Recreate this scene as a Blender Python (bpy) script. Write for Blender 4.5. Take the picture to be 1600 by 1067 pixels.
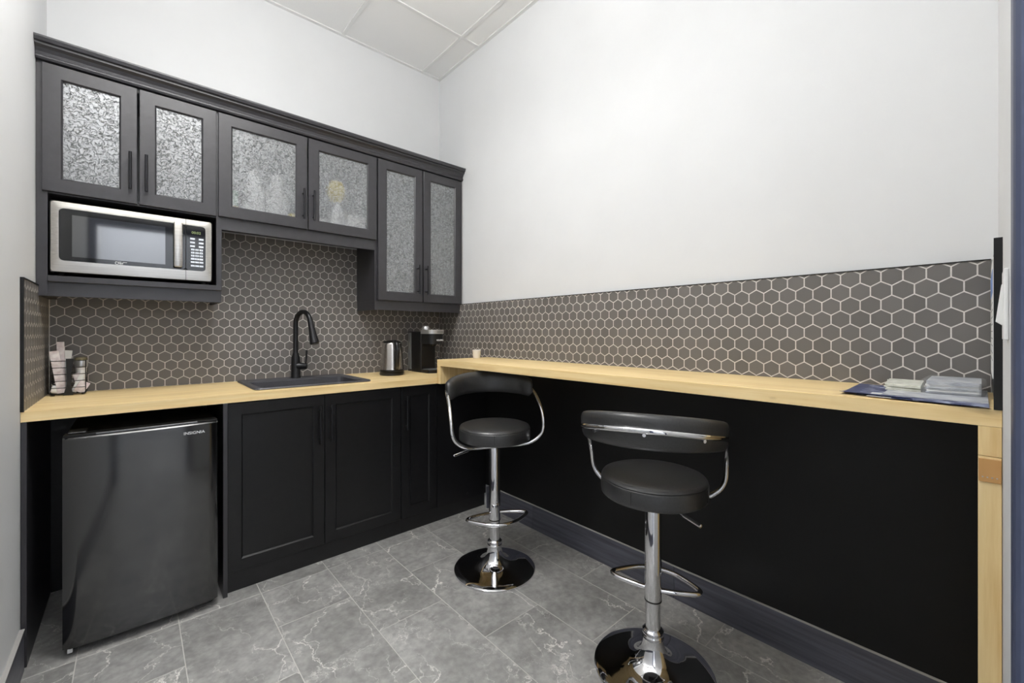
import bpy, bmesh, math, random
from mathutils import Vector, Matrix
random.seed(7)
PI = math.pi
S = bpy.context.scene
for o in list(bpy.data.objects):
    bpy.data.objects.remove(o)
COL = S.collection

# ------------------------------------------------------------------ camera
cam_d = bpy.data.cameras.new('camera')
cam = bpy.data.objects.new('camera', cam_d)
COL.objects.link(cam)
cam.location = (-1.8223, -2.8679, 1.1934)
cam.rotation_euler = (PI / 2, 0, math.radians(48.4424 - 90))
cam_d.sensor_fit = 'HORIZONTAL'
cam_d.sensor_width = 36
cam_d.lens = 36 * 658.176 / 1600
cam_d.shift_x = (800 - 792.83) / 1600
cam_d.shift_y = (519.05 - 533.5) / 1600
cam_d.clip_start = 0.01
S.camera = cam

# ------------------------------------------------------------------ world, view, lamps
w = bpy.data.worlds.new('world')
S.world = w
w.use_nodes = True
w.node_tree.nodes['Background'].inputs[0].default_value = (0.9, 0.95, 1.0, 1)
w.node_tree.nodes['Background'].inputs[1].default_value = 0.4
S.view_settings.view_transform = 'Standard'
S.view_settings.look = 'None'
S.view_settings.gamma = 1
S.view_settings.use_curve_mapping = False
S.view_settings.exposure = -0.08
S.cycles.max_bounces = 10
S.cycles.diffuse_bounces = 6
S.cycles.glossy_bounces = 6
S.cycles.transmission_bounces = 8
S.cycles.sample_clamp_indirect = 6
LAMP_W = 18.0      # flush panel, shining down
UP_W = 36.0        # added uplighter, evens out walls and ceiling
HALL_W = 90.0


# ------------------------------------------------------------------ materials
def lin(c):
    return tuple(((v / 255) / 12.92 if v / 255 <= 0.04045 else ((v / 255 + 0.055) / 1.055) ** 2.4) for v in c) + (1,)


def mat(name, col, rough=0.5, metal=0.0, ior=1.5, coat=0.0, trans=0.0, alpha=1.0, emit=None, estr=0):
    m = bpy.data.materials.new(name)
    m.use_nodes = True
    b = m.node_tree.nodes['Principled BSDF']
    b.inputs['Base Color'].default_value = lin(col)
    b.inputs['Roughness'].default_value = rough
    b.inputs['Metallic'].default_value = metal
    b.inputs['IOR'].default_value = ior
    b.inputs['Coat Weight'].default_value = coat
    b.inputs['Coat Roughness'].default_value = 0.05
    b.inputs['Transmission Weight'].default_value = trans
    b.inputs['Alpha'].default_value = alpha
    if emit:
        b.inputs['Emission Color'].default_value = lin(emit)
        b.inputs['Emission Strength'].default_value = estr
    return m


def N(m, t, **kw):
    n = m.node_tree.nodes.new(t)
    for k, v in kw.items():
        if k.startswith('i_'):
            k = k[2:].replace('_', ' ')
            n.inputs[k].default_value = v
        else:
            setattr(n, k, v)
    return n


def L(m, a, ao, b, bi):
    m.node_tree.links.new(a.outputs[ao], b.inputs[bi])


def BS(m):
    return m.node_tree.nodes['Principled BSDF']


def ramp(m, stops):
    r = N(m, 'ShaderNodeValToRGB')
    e = r.color_ramp.elements
    e[0].position, e[0].color = stops[0]
    e[1].position, e[1].color = stops[1]
    for p, c in stops[2:]:
        q = e.new(p)
        q.color = c
    return r


def bump(m, src, out, strength, dist=0.001):
    b = N(m, 'ShaderNodeBump')
    b.inputs['Strength'].default_value = strength
    b.inputs['Distance'].default_value = dist
    L(m, src, out, b, 'Height')
    L(m, b, 'Normal', BS(m), 'Normal')


def objco(m, scale=(1, 1, 1), rnd=0.0):
    t = N(m, 'ShaderNodeTexCoord')
    mp = N(m, 'ShaderNodeMapping')
    mp.inputs['Scale'].default_value = scale
    L(m, t, 'Object', mp, 'Vector')
    if rnd:
        oi = N(m, 'ShaderNodeObjectInfo')
        mu = N(m, 'ShaderNodeMath', operation='MULTIPLY')
        mu.inputs[1].default_value = rnd
        L(m, oi, 'Random', mu, 0)
        cx = N(m, 'ShaderNodeCombineXYZ')
        for i in range(3):
            L(m, mu, 0, cx, i)
        L(m, cx, 0, mp, 'Location')
    return mp


def noisy(m, c1, c2, scale, detail=4, rough=None, bmp=0.0, lo=0.35, hi=0.65, sc=(1, 1, 1), rnd=0.0):
    co = objco(m, sc, rnd)
    n = N(m, 'ShaderNodeTexNoise')
    n.inputs['Scale'].default_value = scale
    n.inputs['Detail'].default_value = detail
    L(m, co, 0, n, 'Vector')
    r = ramp(m, [(lo, lin(c1)), (hi, lin(c2))])
    L(m, n, 'Fac', r, 'Fac')
    L(m, r, 'Color', BS(m), 'Base Color')
    if bmp:
        bump(m, n, 'Fac', bmp)
    return m


M = {}
M['wall'] = noisy(mat('wall_paint', (233, 233, 232), 0.7), (218, 219, 220), (221, 222, 223), 3)
M['ceiling'] = noisy(mat('ceiling_tile_white', (236, 236, 236), 0.85), (233, 233, 232), (240, 240, 239), 260, 2, bmp=0.15)
M['tbar'] = mat('ceiling_grid_white', (228, 228, 227), 0.4)
M['char'] = noisy(mat('charcoal_satin_paint', (40, 40, 44), 0.38, ior=1.6), (44, 43, 47), (48, 47, 51), 40, 2)
M['char_shaded'] = noisy(mat('shaded_charcoal_paint', (20, 20, 22), 0.34, ior=1.45), (19, 19, 21), (22, 22, 24), 40, 2)  # the wall cabinets' charcoal, darkened to stand for the weaker light lower down
M['black'] = noisy(mat('black_satin_paint', (22, 22, 24), 0.42), (20, 20, 22), (24, 24, 26), 30, 2)
M['blackpanel'] = noisy(mat('black_wall_paint', (14, 14, 15), 0.45, ior=1.38), (13, 13, 14), (16, 16, 17), 6, 3)
M['white'] = mat('white_melamine', (235, 235, 235), 0.5)
M['lining'] = mat('grey_melamine', (128, 131, 134), 0.5)
M['steel_black'] = mat('black_handle_metal', (46, 46, 49), 0.3, 0.7)
M['hall'] = mat('hall_paint', (205, 208, 214), 0.7)
M['blue'] = noisy(mat('slate_blue_enamel', (84, 94, 126), 0.45), (62, 69, 92), (68, 75, 98), 8, 3)


def wood(name, sc):
    m = mat(name, (222, 188, 130), 0.42)
    nt = m.node_tree
    co = objco(m, sc, 9.0)
    n = N(m, 'ShaderNodeTexNoise')
    n.inputs['Scale'].default_value = 1.0
    n.inputs['Detail'].default_value = 5
    n.inputs['Roughness'].default_value = 0.6
    L(m, co, 0, n, 'Vector')
    r = ramp(m, [(0.3, lin((224, 190, 130))), (0.72, lin((246, 222, 172))), (0.5, lin((238, 210, 154)))])
    L(m, n, 'Fac', r, 'Fac')
    # broad staves of slightly different tone
    co2 = objco(m, tuple(v * 0.22 for v in sc), 3.0)
    v = N(m, 'ShaderNodeTexVoronoi')
    v.inputs['Scale'].default_value = 1.0
    L(m, co2, 0, v, 'Vector')
    hs = N(m, 'ShaderNodeHueSaturation')
    mr = N(m, 'ShaderNodeMapRange')
    mr.inputs['To Min'].default_value = 0.93
    mr.inputs['To Max'].default_value = 1.05
    L(m, v, 'Color', mr, 'Value')
    L(m, mr, 0, hs, 'Value')
    L(m, r, 'Color', hs, 'Color')
    # small knots
    co3 = objco(m, tuple((6 if s > 20 else 2.2) for s in sc), 0)
    vk = N(m, 'ShaderNodeTexVoronoi')
    vk.inputs['Scale'].default_value = 2.0
    L(m, co3, 0, vk, 'Vector')
    rk = ramp(m, [(0.03, (0.45, 0.3, 0.18, 1)), (0.09, (1, 1, 1, 1))])
    L(m, vk, 'Distance', rk, 'Fac')
    mx = N(m, 'ShaderNodeMixRGB', blend_type='MULTIPLY')
    mx.inputs[0].default_value = 0.55
    L(m, hs, 'Color', mx, 1)
    L(m, rk, 'Color', mx, 2)
    L(m, mx, 0, BS(m), 'Base Color')
    bump(m, n, 'Fac', 0.05)
    return m


M['wood_x'] = wood('bamboo_grain_along_x', (2.5, 45, 45))
M['wood_y'] = wood('bamboo_grain_along_y', (45, 2.5, 45))
M['wood_z'] = wood('bamboo_grain_along_z', (45, 45, 2.5))

# hexagonal tile: matt taupe, a little different from piece to piece
m = mat('taupe_hexagon_tile', (112, 106, 100), 0.42)
oi = N(m, 'ShaderNodeObjectInfo')
gi = N(m, 'ShaderNodeNewGeometry')
ad = N(m, 'ShaderNodeMath', operation='ADD')
L(m, oi, 'Random', ad, 0)
L(m, gi, 'Random Per Island', ad, 1)
md = N(m, 'ShaderNodeMath', operation='FRACT')
L(m, ad, 0, md, 0)
r = ramp(m, [(0.0, lin((103, 100, 97))), (1.0, lin((112, 109, 106)))])
L(m, md, 0, r, 'Fac')
L(m, r, 'Color', BS(m), 'Base Color')
M['hex'] = m
M['grout'] = noisy(mat('pale_grout', (214, 207, 198), 0.9), (204, 200, 195), (221, 217, 212), 60)
M['edge'] = mat('black_edge_trim', (24, 24, 25), 0.35, 0.3)

# grey marble-look floor tile
m = mat('grey_marble_tile', (140, 138, 134), 0.36)
co = objco(m, (1, 1, 1), 31.0)
nz = N(m, 'ShaderNodeTexNoise')
nz.inputs['Scale'].default_value = 3.2
nz.inputs['Detail'].default_value = 8
nz.inputs['Roughness'].default_value = 0.68
L(m, co, 0, nz, 'Vector')
rb = ramp(m, [(0.3, lin((124, 123, 121))), (0.72, lin((178, 177, 174)))])
L(m, nz, 'Fac', rb, 'Fac')
fine = N(m, 'ShaderNodeTexNoise')
fine.inputs['Scale'].default_value = 38
fine.inputs['Detail'].default_value = 6
L(m, co, 0, fine, 'Vector')
rf = ramp(m, [(0.3, (0.76, 0.76, 0.76, 1)), (0.75, (1.16, 1.16, 1.16, 1))])
L(m, fine, 'Fac', rf, 'Fac')
mxf = N(m, 'ShaderNodeMixRGB', blend_type='MULTIPLY')
mxf.inputs[0].default_value = 1.0
L(m, rb, 'Color', mxf, 1)
L(m, rf, 'Color', mxf, 2)


def veins(scale, width, seed, mlo, mhi, strength, prev):
    ds = N(m, 'ShaderNodeTexNoise')
    ds.inputs['Scale'].default_value = 6.0
    ds.inputs['Detail'].default_value = 10
    ds.inputs['Roughness'].default_value = 0.62
    L(m, co, 0, ds, 'Vector')
    ov = N(m, 'ShaderNodeVectorMath', operation='MULTIPLY_ADD')
    ov.inputs[1].default_value = (0.22, 0.22, 0.22)
    L(m, ds, 'Color', ov, 0)
    L(m, co, 0, ov, 2)
    of = N(m, 'ShaderNodeVectorMath', operation='ADD')
    of.inputs[1].default_value = (seed, seed * 1.7, seed * 0.4)
    L(m, ov, 0, of, 0)
    st = N(m, 'ShaderNodeMapping')
    st.inputs['Rotation'].default_value = (0, 0, 0.6 + seed)
    st.inputs['Scale'].default_value = (1, 0.45, 1)
    L(m, of, 0, st, 'Vector')
    v = N(m, 'ShaderNodeTexVoronoi', feature='DISTANCE_TO_EDGE')
    v.inputs['Scale'].default_value = scale
    L(m, st, 0, v, 'Vector')
    r1 = ramp(m, [(0.0, (1, 1, 1, 1)), (width, (0, 0, 0, 1))])
    L(m, v, 'Distance', r1, 'Fac')
    mk = N(m, 'ShaderNodeTexNoise')
    mk.inputs['Scale'].default_value = 3.5
    mk.inputs['Detail'].default_value = 3
    L(m, of, 0, mk, 'Vector')
    r2 = ramp(m, [(mlo, (0, 0, 0, 1)), (mhi, (1, 1, 1, 1))])
    L(m, mk, 'Fac', r2, 'Fac')
    mu = N(m, 'ShaderNodeMath', operation='MULTIPLY')
    L(m, r1, 'Color', mu, 0)
    L(m, r2, 'Color', mu, 1)
    m2 = N(m, 'ShaderNodeMath', operation='MULTIPLY')
    m2.inputs[1].default_value = strength
    L(m, mu, 0, m2, 0)
    mx = N(m, 'ShaderNodeMixRGB')
    mx.inputs[2].default_value = lin((236, 233, 228))
    L(m, m2, 0, mx, 0)
    L(m, prev, 0, mx, 1)
    return mx


pv = veins(2.6, 0.0075, 0.0, 0.43, 0.56, 1.0, mxf)
pv = veins(4.6, 0.009, 5.3, 0.46, 0.6, 0.75, pv)
pv = veins(8.5, 0.012, 11.1, 0.5, 0.62, 0.45, pv)
L(m, pv, 0, BS(m), 'Base Color')
M['marble'] = m
M['floorgrout'] = mat('floor_grout', (190, 188, 183), 0.9)

# dark wood-look baseboard tile
m = mat('dark_wood_look_tile', (52, 53, 60), 0.3)
noisy(m, (62, 63, 72), (96, 97, 108), 1.0, 6, bmp=0.1, lo=0.3, hi=0.7, sc=(60, 3, 60), rnd=5.0)
M['base'] = m
M['basetrim'] = mat('pale_baseboard_trim', (170, 168, 165), 0.4)

M['chrome'] = mat('chrome', (225, 225, 228), 0.05, 1.0)
M['leather'] = noisy(mat('black_faux_leather', (30, 30, 31), 0.36, ior=1.65), (42, 42, 43), (50, 50, 51), 160, 3, bmp=0.25)
M['rubber'] = mat('black_rubber', (18, 18, 18), 0.6)
# brushed stainless
m = mat('brushed_stainless', (196, 192, 186), 0.28, 1.0)
noisy(m, (186, 182, 176), (204, 201, 195), 1.0, 4, lo=0.3, hi=0.7, sc=(3, 300, 300))
M['steel'] = m
M['bglass'] = mat('black_glass', (14, 14, 15), 0.06, ior=1.6)
M['window'] = mat('microwave_window_glass', (40, 41, 43), 0.05, ior=2.3)
M['fridge'] = mat('fridge_gloss_black', (12, 12, 13), 0.11, ior=2.0)
M['fridgeside'] = mat('fridge_side_black', (14, 14, 15), 0.45)
M['plastic'] = mat('black_plastic', (17, 17, 18), 0.3)
M['plastic_grey'] = mat('grey_plastic', (95, 97, 100), 0.3)
M['silver'] = mat('silver_plastic', (200, 200, 200), 0.3, 0.8)
M['mirrorsteel'] = mat('polished_steel', (205, 200, 195), 0.24, 1.0)
M['sink'] = noisy(mat('black_granite_composite', (52, 52, 56), 0.42), (60, 60, 65), (76, 76, 81), 350, 2)
M['faucet'] = mat('matt_black_metal', (38, 38, 40), 0.3, 0.5)
M['paper'] = mat('white_paper', (232, 232, 230), 0.7)
M['print_white'] = mat('white_print', (238, 238, 240), 0.5)
M['key'] = mat('pale_key', (225, 230, 240), 0.4)
M['disp'] = mat('display_digits', (150, 165, 110), 0.5, emit=(150, 165, 110), estr=0.12)
M['pink'] = noisy(mat('pale_pink_packet', (226, 214, 216), 0.45), (205, 190, 193), (238, 232, 232), 45, 3)
M['brown'] = mat('khaki_lid', (120, 112, 85), 0.5)
M['yellow'] = mat('yellow_card', (240, 214, 70), 0.5)
M['orange'] = mat('orange_card', (238, 190, 90), 0.5)
M['green'] = mat('pale_green_card', (176, 214, 190), 0.5)
M['frost'] = mat('white_foam', (240, 240, 240), 0.6)
M['diff'] = mat('lamp_diffuser', (255, 255, 255), 0.5, emit=(255, 252, 246), estr=7.0)
M['wire'] = mat('black_wire', (12, 12, 13), 0.4)
M['navy'] = mat('navy_flyer', (62, 74, 118), 0.35)
noisy(M['navy'], (54, 64, 108), (176, 184, 208), 1.0, 3, lo=0.52, hi=0.6, sc=(70, 34, 70))
M['navy_plain'] = noisy(mat('navy_folded_flyer', (56, 66, 108), 0.35), (50, 60, 100), (76, 86, 128), 20, 3)
M['greypaper'] = noisy(mat('grey_magazine', (168, 170, 176), 0.35), (158, 162, 174), (214, 216, 218), 1.0, 3, sc=(40, 25, 40))
M['cream'] = noisy(mat('cream_booklet', (222, 222, 210), 0.5), (205, 206, 194), (232, 232, 222), 1.0, 3, sc=(30, 60, 300))
M['wrap'] = mat('clear_plastic_wrap', (225, 228, 230), 0.12, ior=1.45, alpha=0.16)
mw = M['wrap']
cw = objco(mw)
nw = N(mw, 'ShaderNodeTexNoise')
nw.inputs['Scale'].default_value = 40
nw.inputs['Detail'].default_value = 4
L(mw, cw, 0, nw, 'Vector')
bump(mw, nw, 'Fac', 0.9, 0.01)
M['bluehead'] = mat('blue_print', (120, 150, 205), 0.5)
M['tank'] = mat('smoky_water_tank', (150, 154, 157), 0.15, trans=0.35, ior=1.33)

# textured cabinet glass: wormy relief, milky and see-through at once
m = mat('textured_glass', (172, 176, 179), 0.25, ior=1.5)
nt = m.node_tree
co = objco(m)
ng = N(m, 'ShaderNodeTexNoise')
ng.inputs['Scale'].default_value = 66
ng.inputs['Detail'].default_value = 2.0
ng.inputs['Distortion'].default_value = 0.7
L(m, co, 0, ng, 'Vector')
sb = N(m, 'ShaderNodeMath', operation='SUBTRACT')
sb.inputs[1].default_value = 0.5
L(m, ng, 'Fac', sb, 0)
ab = N(m, 'ShaderNodeMath', operation='ABSOLUTE')
L(m, sb, 0, ab, 0)
mr = N(m, 'ShaderNodeMapRange')
mr.interpolation_type = 'SMOOTHSTEP'
mr.inputs['From Min'].default_value = 0.0
mr.inputs['From Max'].default_value = 0.045
mr.inputs['To Min'].default_value = 1.0
mr.inputs['To Max'].default_value = 0.0
L(m, ab, 0, mr, 'Value')
bp = N(m, 'ShaderNodeBump')
bp.inputs['Strength'].default_value = 1.0
bp.inputs['Distance'].default_value = 0.006
L(m, mr, 0, bp, 'Height')
L(m, bp, 'Normal', BS(m), 'Normal')
BS(m).inputs['Transmission Weight'].default_value = 0.0
rf_ = N(m, 'ShaderNodeBsdfRefraction')
rf_.inputs['IOR'].default_value = 1.10
rf_.inputs['Roughness'].default_value = 0.09
L(m, bp, 'Normal', rf_, 'Normal')
tl = N(m, 'ShaderNodeBsdfTranslucent')
tr_ = N(m, 'ShaderNodeBsdfTransparent')
m1 = N(m, 'ShaderNodeMixShader')
m1.inputs[0].default_value = 0.74
L(m, tr_, 0, m1, 1)
L(m, rf_, 0, m1, 2)
m2_ = N(m, 'ShaderNodeMixShader')
m2_.inputs[0].default_value = 0.30
L(m, m1, 0, m2_, 1)
L(m, BS(m), 0, m2_, 2)
gl_ = N(m, 'ShaderNodeBsdfGlossy')
gl_.inputs['Roughness'].default_value = 0.22
gl_.inputs['Color'].default_value = (0.9, 0.92, 0.94, 1)
L(m, bp, 'Normal', gl_, 'Normal')
m3_ = N(m, 'ShaderNodeMixShader')
m3_.inputs[0].default_value = 0.17
L(m, m2_, 0, m3_, 1)
L(m, gl_, 0, m3_, 2)
for k_ in nt.nodes:
    if k_.type == 'OUTPUT_MATERIAL':
        L(m, m3_, 0, k_, 'Surface')
M['glass'] = m


# ------------------------------------------------------------------ mesh helpers
def NB():
    return bmesh.new()


def box(bm, x0, x1, y0, y1, z0, z1, bev=0.0, seg=2):
    vs = [bm.verts.new((x, y, z)) for z in (z0, z1) for y in (y0, y1) for x in (x0, x1)]
    fs = [bm.faces.new([vs[i] for i in f]) for f in
          ((0, 2, 3, 1), (4, 5, 7, 6), (0, 1, 5, 4), (2, 6, 7, 3), (0, 4, 6, 2), (1, 3, 7, 5))]
    if bev:
        es = {e for f in fs for e in f.edges}
        bmesh.ops.bevel(bm, geom=list(es), offset=bev, segments=seg, affect='EDGES', profile=0.5)
    return bm


def loops(bm, rings, cap0=True, cap1=True, closed=True):
    """bridge successive rings of points"""
    R = [[bm.verts.new(p) for p in r] for r in rings]
    n = len(R[0])
    for a, b in zip(R, R[1:]):
        for i in range(n if closed else n - 1):
            j = (i + 1) % n
            bm.faces.new((a[i], a[j], b[j], b[i]))
    if cap0:
        bm.faces.new(R[0][::-1])
    if cap1:
        bm.faces.new(R[-1])
    return bm


def lathe(bm, prof, n=32, c=(0, 0, 0), cap0=True, cap1=True):
    rings = [[(c[0] + r * math.cos(2 * PI * i / n), c[1] + r * math.sin(2 * PI * i / n), c[2] + z) for i in range(n)] for r, z in prof]
    return loops(bm, rings, cap0, cap1)


def catmull(P, sub=6, closed=False):
    P = [Vector(p) for p in P]
    n = len(P)
    out = []
    rng = range(n if closed else n - 1)
    for i in rng:
        g = (lambda k: P[k % n]) if closed else (lambda k: P[max(0, min(n - 1, k))])
        p0, p1, p2, p3 = g(i - 1), g(i), g(i + 1), g(i + 2)
        for s in range(sub):
            t = s / sub
            out.append(0.5 * ((2 * p1) + (p2 - p0) * t + (2 * p0 - 5 * p1 + 4 * p2 - p3) * t * t + (3 * p1 - p0 - 3 * p2 + p3) * t ** 3))
    if not closed:
        out.append(P[-1])
    return out


def tube(bm, pts, r, n=10, closed=False, rr=None):
    P = [Vector(p) for p in pts]
    k = len(P)
    T = []
    for i in range(k):
        a = P[(i - 1) % k] if closed or i > 0 else P[i]
        b = P[(i + 1) % k] if closed or i < k - 1 else P[i]
        T.append((b - a).normalized())
    up = Vector((0, 0, 1)) if abs(T[0].z) < 0.9 else Vector((1, 0, 0))
    u = (up - T[0] * up.dot(T[0])).normalized()
    rings = []
    for i in range(k):
        u = (u - T[i] * u.dot(T[i])).normalized()
        v = T[i].cross(u)
        ri = rr[i] if rr else r
        rings.append([P[i] + (u * math.cos(2 * PI * j / n) + v * math.sin(2 * PI * j / n)) * ri for j in range(n)])
    if closed:
        rings.append(rings[0])
        R = [[bm.verts.new(p) for p in q] for q in rings[:-1]]
        R.append(R[0])
        # align seam by smallest twist
        best = min(range(n), key=lambda s: sum((R[-2][i].co - R[0][(i + s) % n].co).length for i in range(n)))
        for a in range(k):
            A, B = R[a], R[a + 1]
            s = best if a == k - 1 else 0
            for i in range(n):
                bm.faces.new((A[i], A[(i + 1) % n], B[(i + 1 + s) % n], B[(i + s) % n]))
        return bm
    return loops(bm, rings)


def rrect(x0, x1, y0, y1, r, n=5):
    pts = []
    for cx, cy, a0 in ((x1 - r, y1 - r, 0), (x0 + r, y1 - r, 90), (x0 + r, y0 + r, 180), (x1 - r, y0 + r, 270)):
        for i in range(n + 1):
            a = math.radians(a0 + 90 * i / n)
            pts.append((cx + r * math.cos(a), cy + r * math.sin(a)))
    return pts


def prism_xz(bm, poly, y0, y1):
    return loops(bm, [[(x, y0, z) for x, z in poly], [(x, y1, z) for x, z in poly]])


def prism_yz(bm, poly, x0, x1):
    return loops(bm, [[(x0, y, z) for y, z in poly], [(x1, y, z) for y, z in poly]])


def prism_xy(bm, poly, z0, z1):
    return loops(bm, [[(x, y, z0) for x, y in poly], [(x, y, z1) for x, y in poly]])


def finish(bm, name, material, smooth):
    bmesh.ops.recalc_face_normals(bm, faces=bm.faces)
    me = bpy.data.meshes.new(name)
    bm.to_mesh(me)
    bm.free()
    for p in me.polygons:
        p.use_smooth = bool(smooth)
    if smooth and smooth is not True:
        try:
            me.set_sharp_from_angle(angle=math.radians(smooth))
        except Exception:
            pass
    if material:
        me.materials.append(material)
    return me


def root_of(o):
    while o.parent:
        o = o.parent
    return o


def part(name, bm, material, parent, smooth=35, label=None, local=False):
    rt = root_of(parent)
    if not local and rt.location.length > 0:
        bmesh.ops.translate(bm, verts=bm.verts, vec=-rt.location)
    o = bpy.data.objects.new(name, finish(bm, name, material, smooth))
    COL.objects.link(o)
    o.parent = parent
    if label:
        o['label'] = label
    return o


def tag(o, label, cat, group=None):
    o['label'] = label
    o['category'] = cat
    if group:
        o['group'] = group
    return o


def thing(name, label, cat, loc, rotz=0, group=None):
    o = bpy.data.objects.new(name, None)
    o.empty_display_size = 0.05
    COL.objects.link(o)
    o.location = loc
    o.rotation_euler = (0, 0, rotz)
    return tag(o, label, cat, group)


def solo(name, bm, material, label, cat, loc, group=None, smooth=35):
    bmesh.ops.translate(bm, verts=bm.verts, vec=-Vector(loc))
    o = bpy.data.objects.new(name, finish(bm, name, material, smooth))
    COL.objects.link(o)
    o.location = loc
    return tag(o, label, cat, group)


def struct(name, bm, material, parent=None, smooth=False):
    o = bpy.data.objects.new(name, finish(bm, name, material, smooth))
    COL.objects.link(o)
    if parent:
        o.parent = parent
    else:
        o['kind'] = 'structure'
    return o


def lettering(name, body, size, loc, rot, material, parent, width=None, ext=0.0004, bold=0.0):
    cu = bpy.data.curves.new(name, 'FONT')
    cu.body = body
    cu.size = size
    cu.extrude = ext
    cu.offset = bold
    cu.align_x = 'LEFT'
    t = bpy.data.objects.new(name, cu)
    COL.objects.link(t)
    bpy.context.view_layer.update()
    dg = bpy.context.evaluated_depsgraph_get()
    me = bpy.data.meshes.new_from_object(t.evaluated_get(dg))
    bpy.data.objects.remove(t)
    xs = [v.co.x for v in me.vertices]
    sx = 1.0
    if width and xs:
        sx = width / (max(xs) - min(xs))
    me.transform(Matrix.Diagonal((sx, 1, 1, 1)))
    me.transform(Matrix.Translation(Vector(loc) - root_of(parent).location) @ rot.to_4x4())
    me.materials.clear()
    me.materials.append(material)
    o = bpy.data.objects.new(name, me)
    COL.objects.link(o)
    o.parent = parent
    return o


FRONT = Matrix.Rotation(PI / 2, 3, 'X')      # text that faces -Y

# ------------------------------------------------------------------ room shell
XL, YF, ZC = -2.124, -2.897, 3.193
ZT, ZBAR, ZCT = 1.398, 1.0234, 0.91
YD = -0.609
P = 0.0523


def rows_to_gaps(a, b, joints):
    j = [a] + sorted([v for v in joints if a + 0.01 < v < b - 0.01]) + [b]
    return list(zip(j, j[1:]))


floor = struct('floor', box(NB(), -2.3, 0.1, -5.1, 0.1, -0.12, -0.0006), M['floorgrout'])
colx = [-2.2774, -1.98, -1.684, -1.387, -1.09, -0.7935, -0.497, -0.1975, 0.0]
off = {7: -1.573, 6: -1.869, 5: -1.575, 4: -1.270, 3: -0.978, 2: -0.677, 1: -0.976, 0: -0.677}
tile_mesh = {}
for c in range(8):
    x0, x1 = max(colx[c], XL), colx[c + 1]
    js = [off[c] + k * 0.595 for k in range(-8, 4)] + [-0.68]
    if c == 7:
        js = [v for v in js if abs(v + 0.978) > 0.02] + [-1.085]
    js = [v for v in js if not (0.0 < abs(v + 0.68) < 0.05)]
    for y0, y1 in rows_to_gaps(-5.05, 0.0, js):
        g = 0.0011
        key = (round(x1 - x0, 3), round(y1 - y0, 3))
        if key not in tile_mesh:
            hx, hy = (x1 - x0) / 2 - g, (y1 - y0) / 2 - g
            bm = NB()
            loops(bm, [[(-hx, -hy, -0.009), (hx, -hy, -0.009), (hx, hy, -0.009), (-hx, hy, -0.009)],
                       [(-hx, -hy, -0.001), (hx, -hy, -0.001), (hx, hy, -0.001), (-hx, hy, -0.001)],
                       [(-hx + .001, -hy + .001, 0), (hx - .001, -hy + .001, 0), (hx - .001, hy - .001, 0), (-hx + .001, hy - .001, 0)]])
            tile_mesh[key] = finish(bm, 'floor_tile', M['marble'], False)
        o = bpy.data.objects.new('floor_tile', tile_mesh[key])
        COL.objects.link(o)
        o.parent = floor
        o.location = ((x0 + x1) / 2, (y0 + y1) / 2, 0)

wall_back = struct('wall_back', box(NB(), XL - 0.12, 0.12, 0.0, 0.12, 0, ZC + 0.1), M['wall'])
wall_right = struct('wall_right', box(NB(), 0.0, 0.12, YF, 0.0, 0, ZC + 0.1), M['wall'])
wall_left = struct('wall_left', box(NB(), XL - 0.12, XL, -5.0, 0.0, 0, ZC + 0.1), M['wall'])
bm = NB()
DX0, DX1, DH = -2.07, -1.27, 2.15
box(bm, DX1, 0.12, YF - 0.12, YF, 0, ZC + 0.1)
box(bm, XL, DX0, YF - 0.12, YF, 0, ZC + 0.1)
box(bm, DX0, DX1, YF - 0.12, YF, DH, ZC + 0.1)
wall_front = struct('wall_front', bm, M['wall'])
struct('wall_hall', box(NB(), -3.2, 0.12, -5.12, -5.0, 0, ZC + 0.1), M['hall'])
struct('wall_hall_side', box(NB(), 0.0, 0.12, -5.0, YF - 0.12, 0, ZC + 0.1), M['hall'])
# blue door frame beside the viewpoint
door = struct('door_1', box(NB(), DX1 - 0.004, DX1 + 0.05, YF - 0.135, YF + 0.012, 0, DH + 0.05, 0.004), M['blue'])
struct('jamb', box(NB(), DX0 - 0.05, DX0 + 0.004, YF - 0.135, YF + 0.012, 0, DH + 0.05, 0.004), M['blue'], door)
struct('head', box(NB(), DX0 + 0.004, DX1 - 0.004, YF - 0.135, YF + 0.012, DH - 0.004, DH + 0.05, 0.004), M['blue'], door)

# suspended ceiling: slab, T bars and lay-in panels
ceiling = struct('ceiling', box(NB(), XL - 0.1, 0.12, -5.1, 0.1, ZC + 0.03, ZC + 0.12), M['ceiling'])
GX = [-0.16 - 0.6096 * k for k in range(4)]
GY = [-0.522 - 0.6096 * k for k in range(8)]
xs = [XL] + sorted(GX) + [0.0]
ys = [-5.0] + sorted(GY) + [0.0]
xs = [xs[0]] + [v for v in xs[1:] if v - XL > 0.03]
LIGHT_CELLS = []
cell_mesh = {}
for x0, x1 in zip(xs, xs[1:]):
    for y0, y1 in zip(ys, ys[1:]):
        if any(abs(x0 - a) < 0.02 and abs(y0 - b) < 0.02 for a, b in LIGHT_CELLS):
            continue
        key = (round(x1 - x0, 2), round(y1 - y0, 2))
        if key not in cell_mesh:
            hx, hy = (x1 - x0) / 2 - 0.008, (y1 - y0) / 2 - 0.008
            cell_mesh[key] = finish(box(NB(), -hx, hx, -hy, hy, 0.0, 0.015), 'ceiling_panel', M['ceiling'], False)
        o = bpy.data.objects.new('ceiling_panel', cell_mesh[key])
        COL.objects.link(o)
        o.parent = ceiling
        o.location = ((x0 + x1) / 2, (y0 + y1) / 2, ZC + 0.004)
for x in GX:
    struct('grid_bar', box(NB(), x - 0.011, x + 0.011, -5.0, 0, ZC - 0.003, ZC + 0.02), M['tbar'], ceiling)
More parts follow.
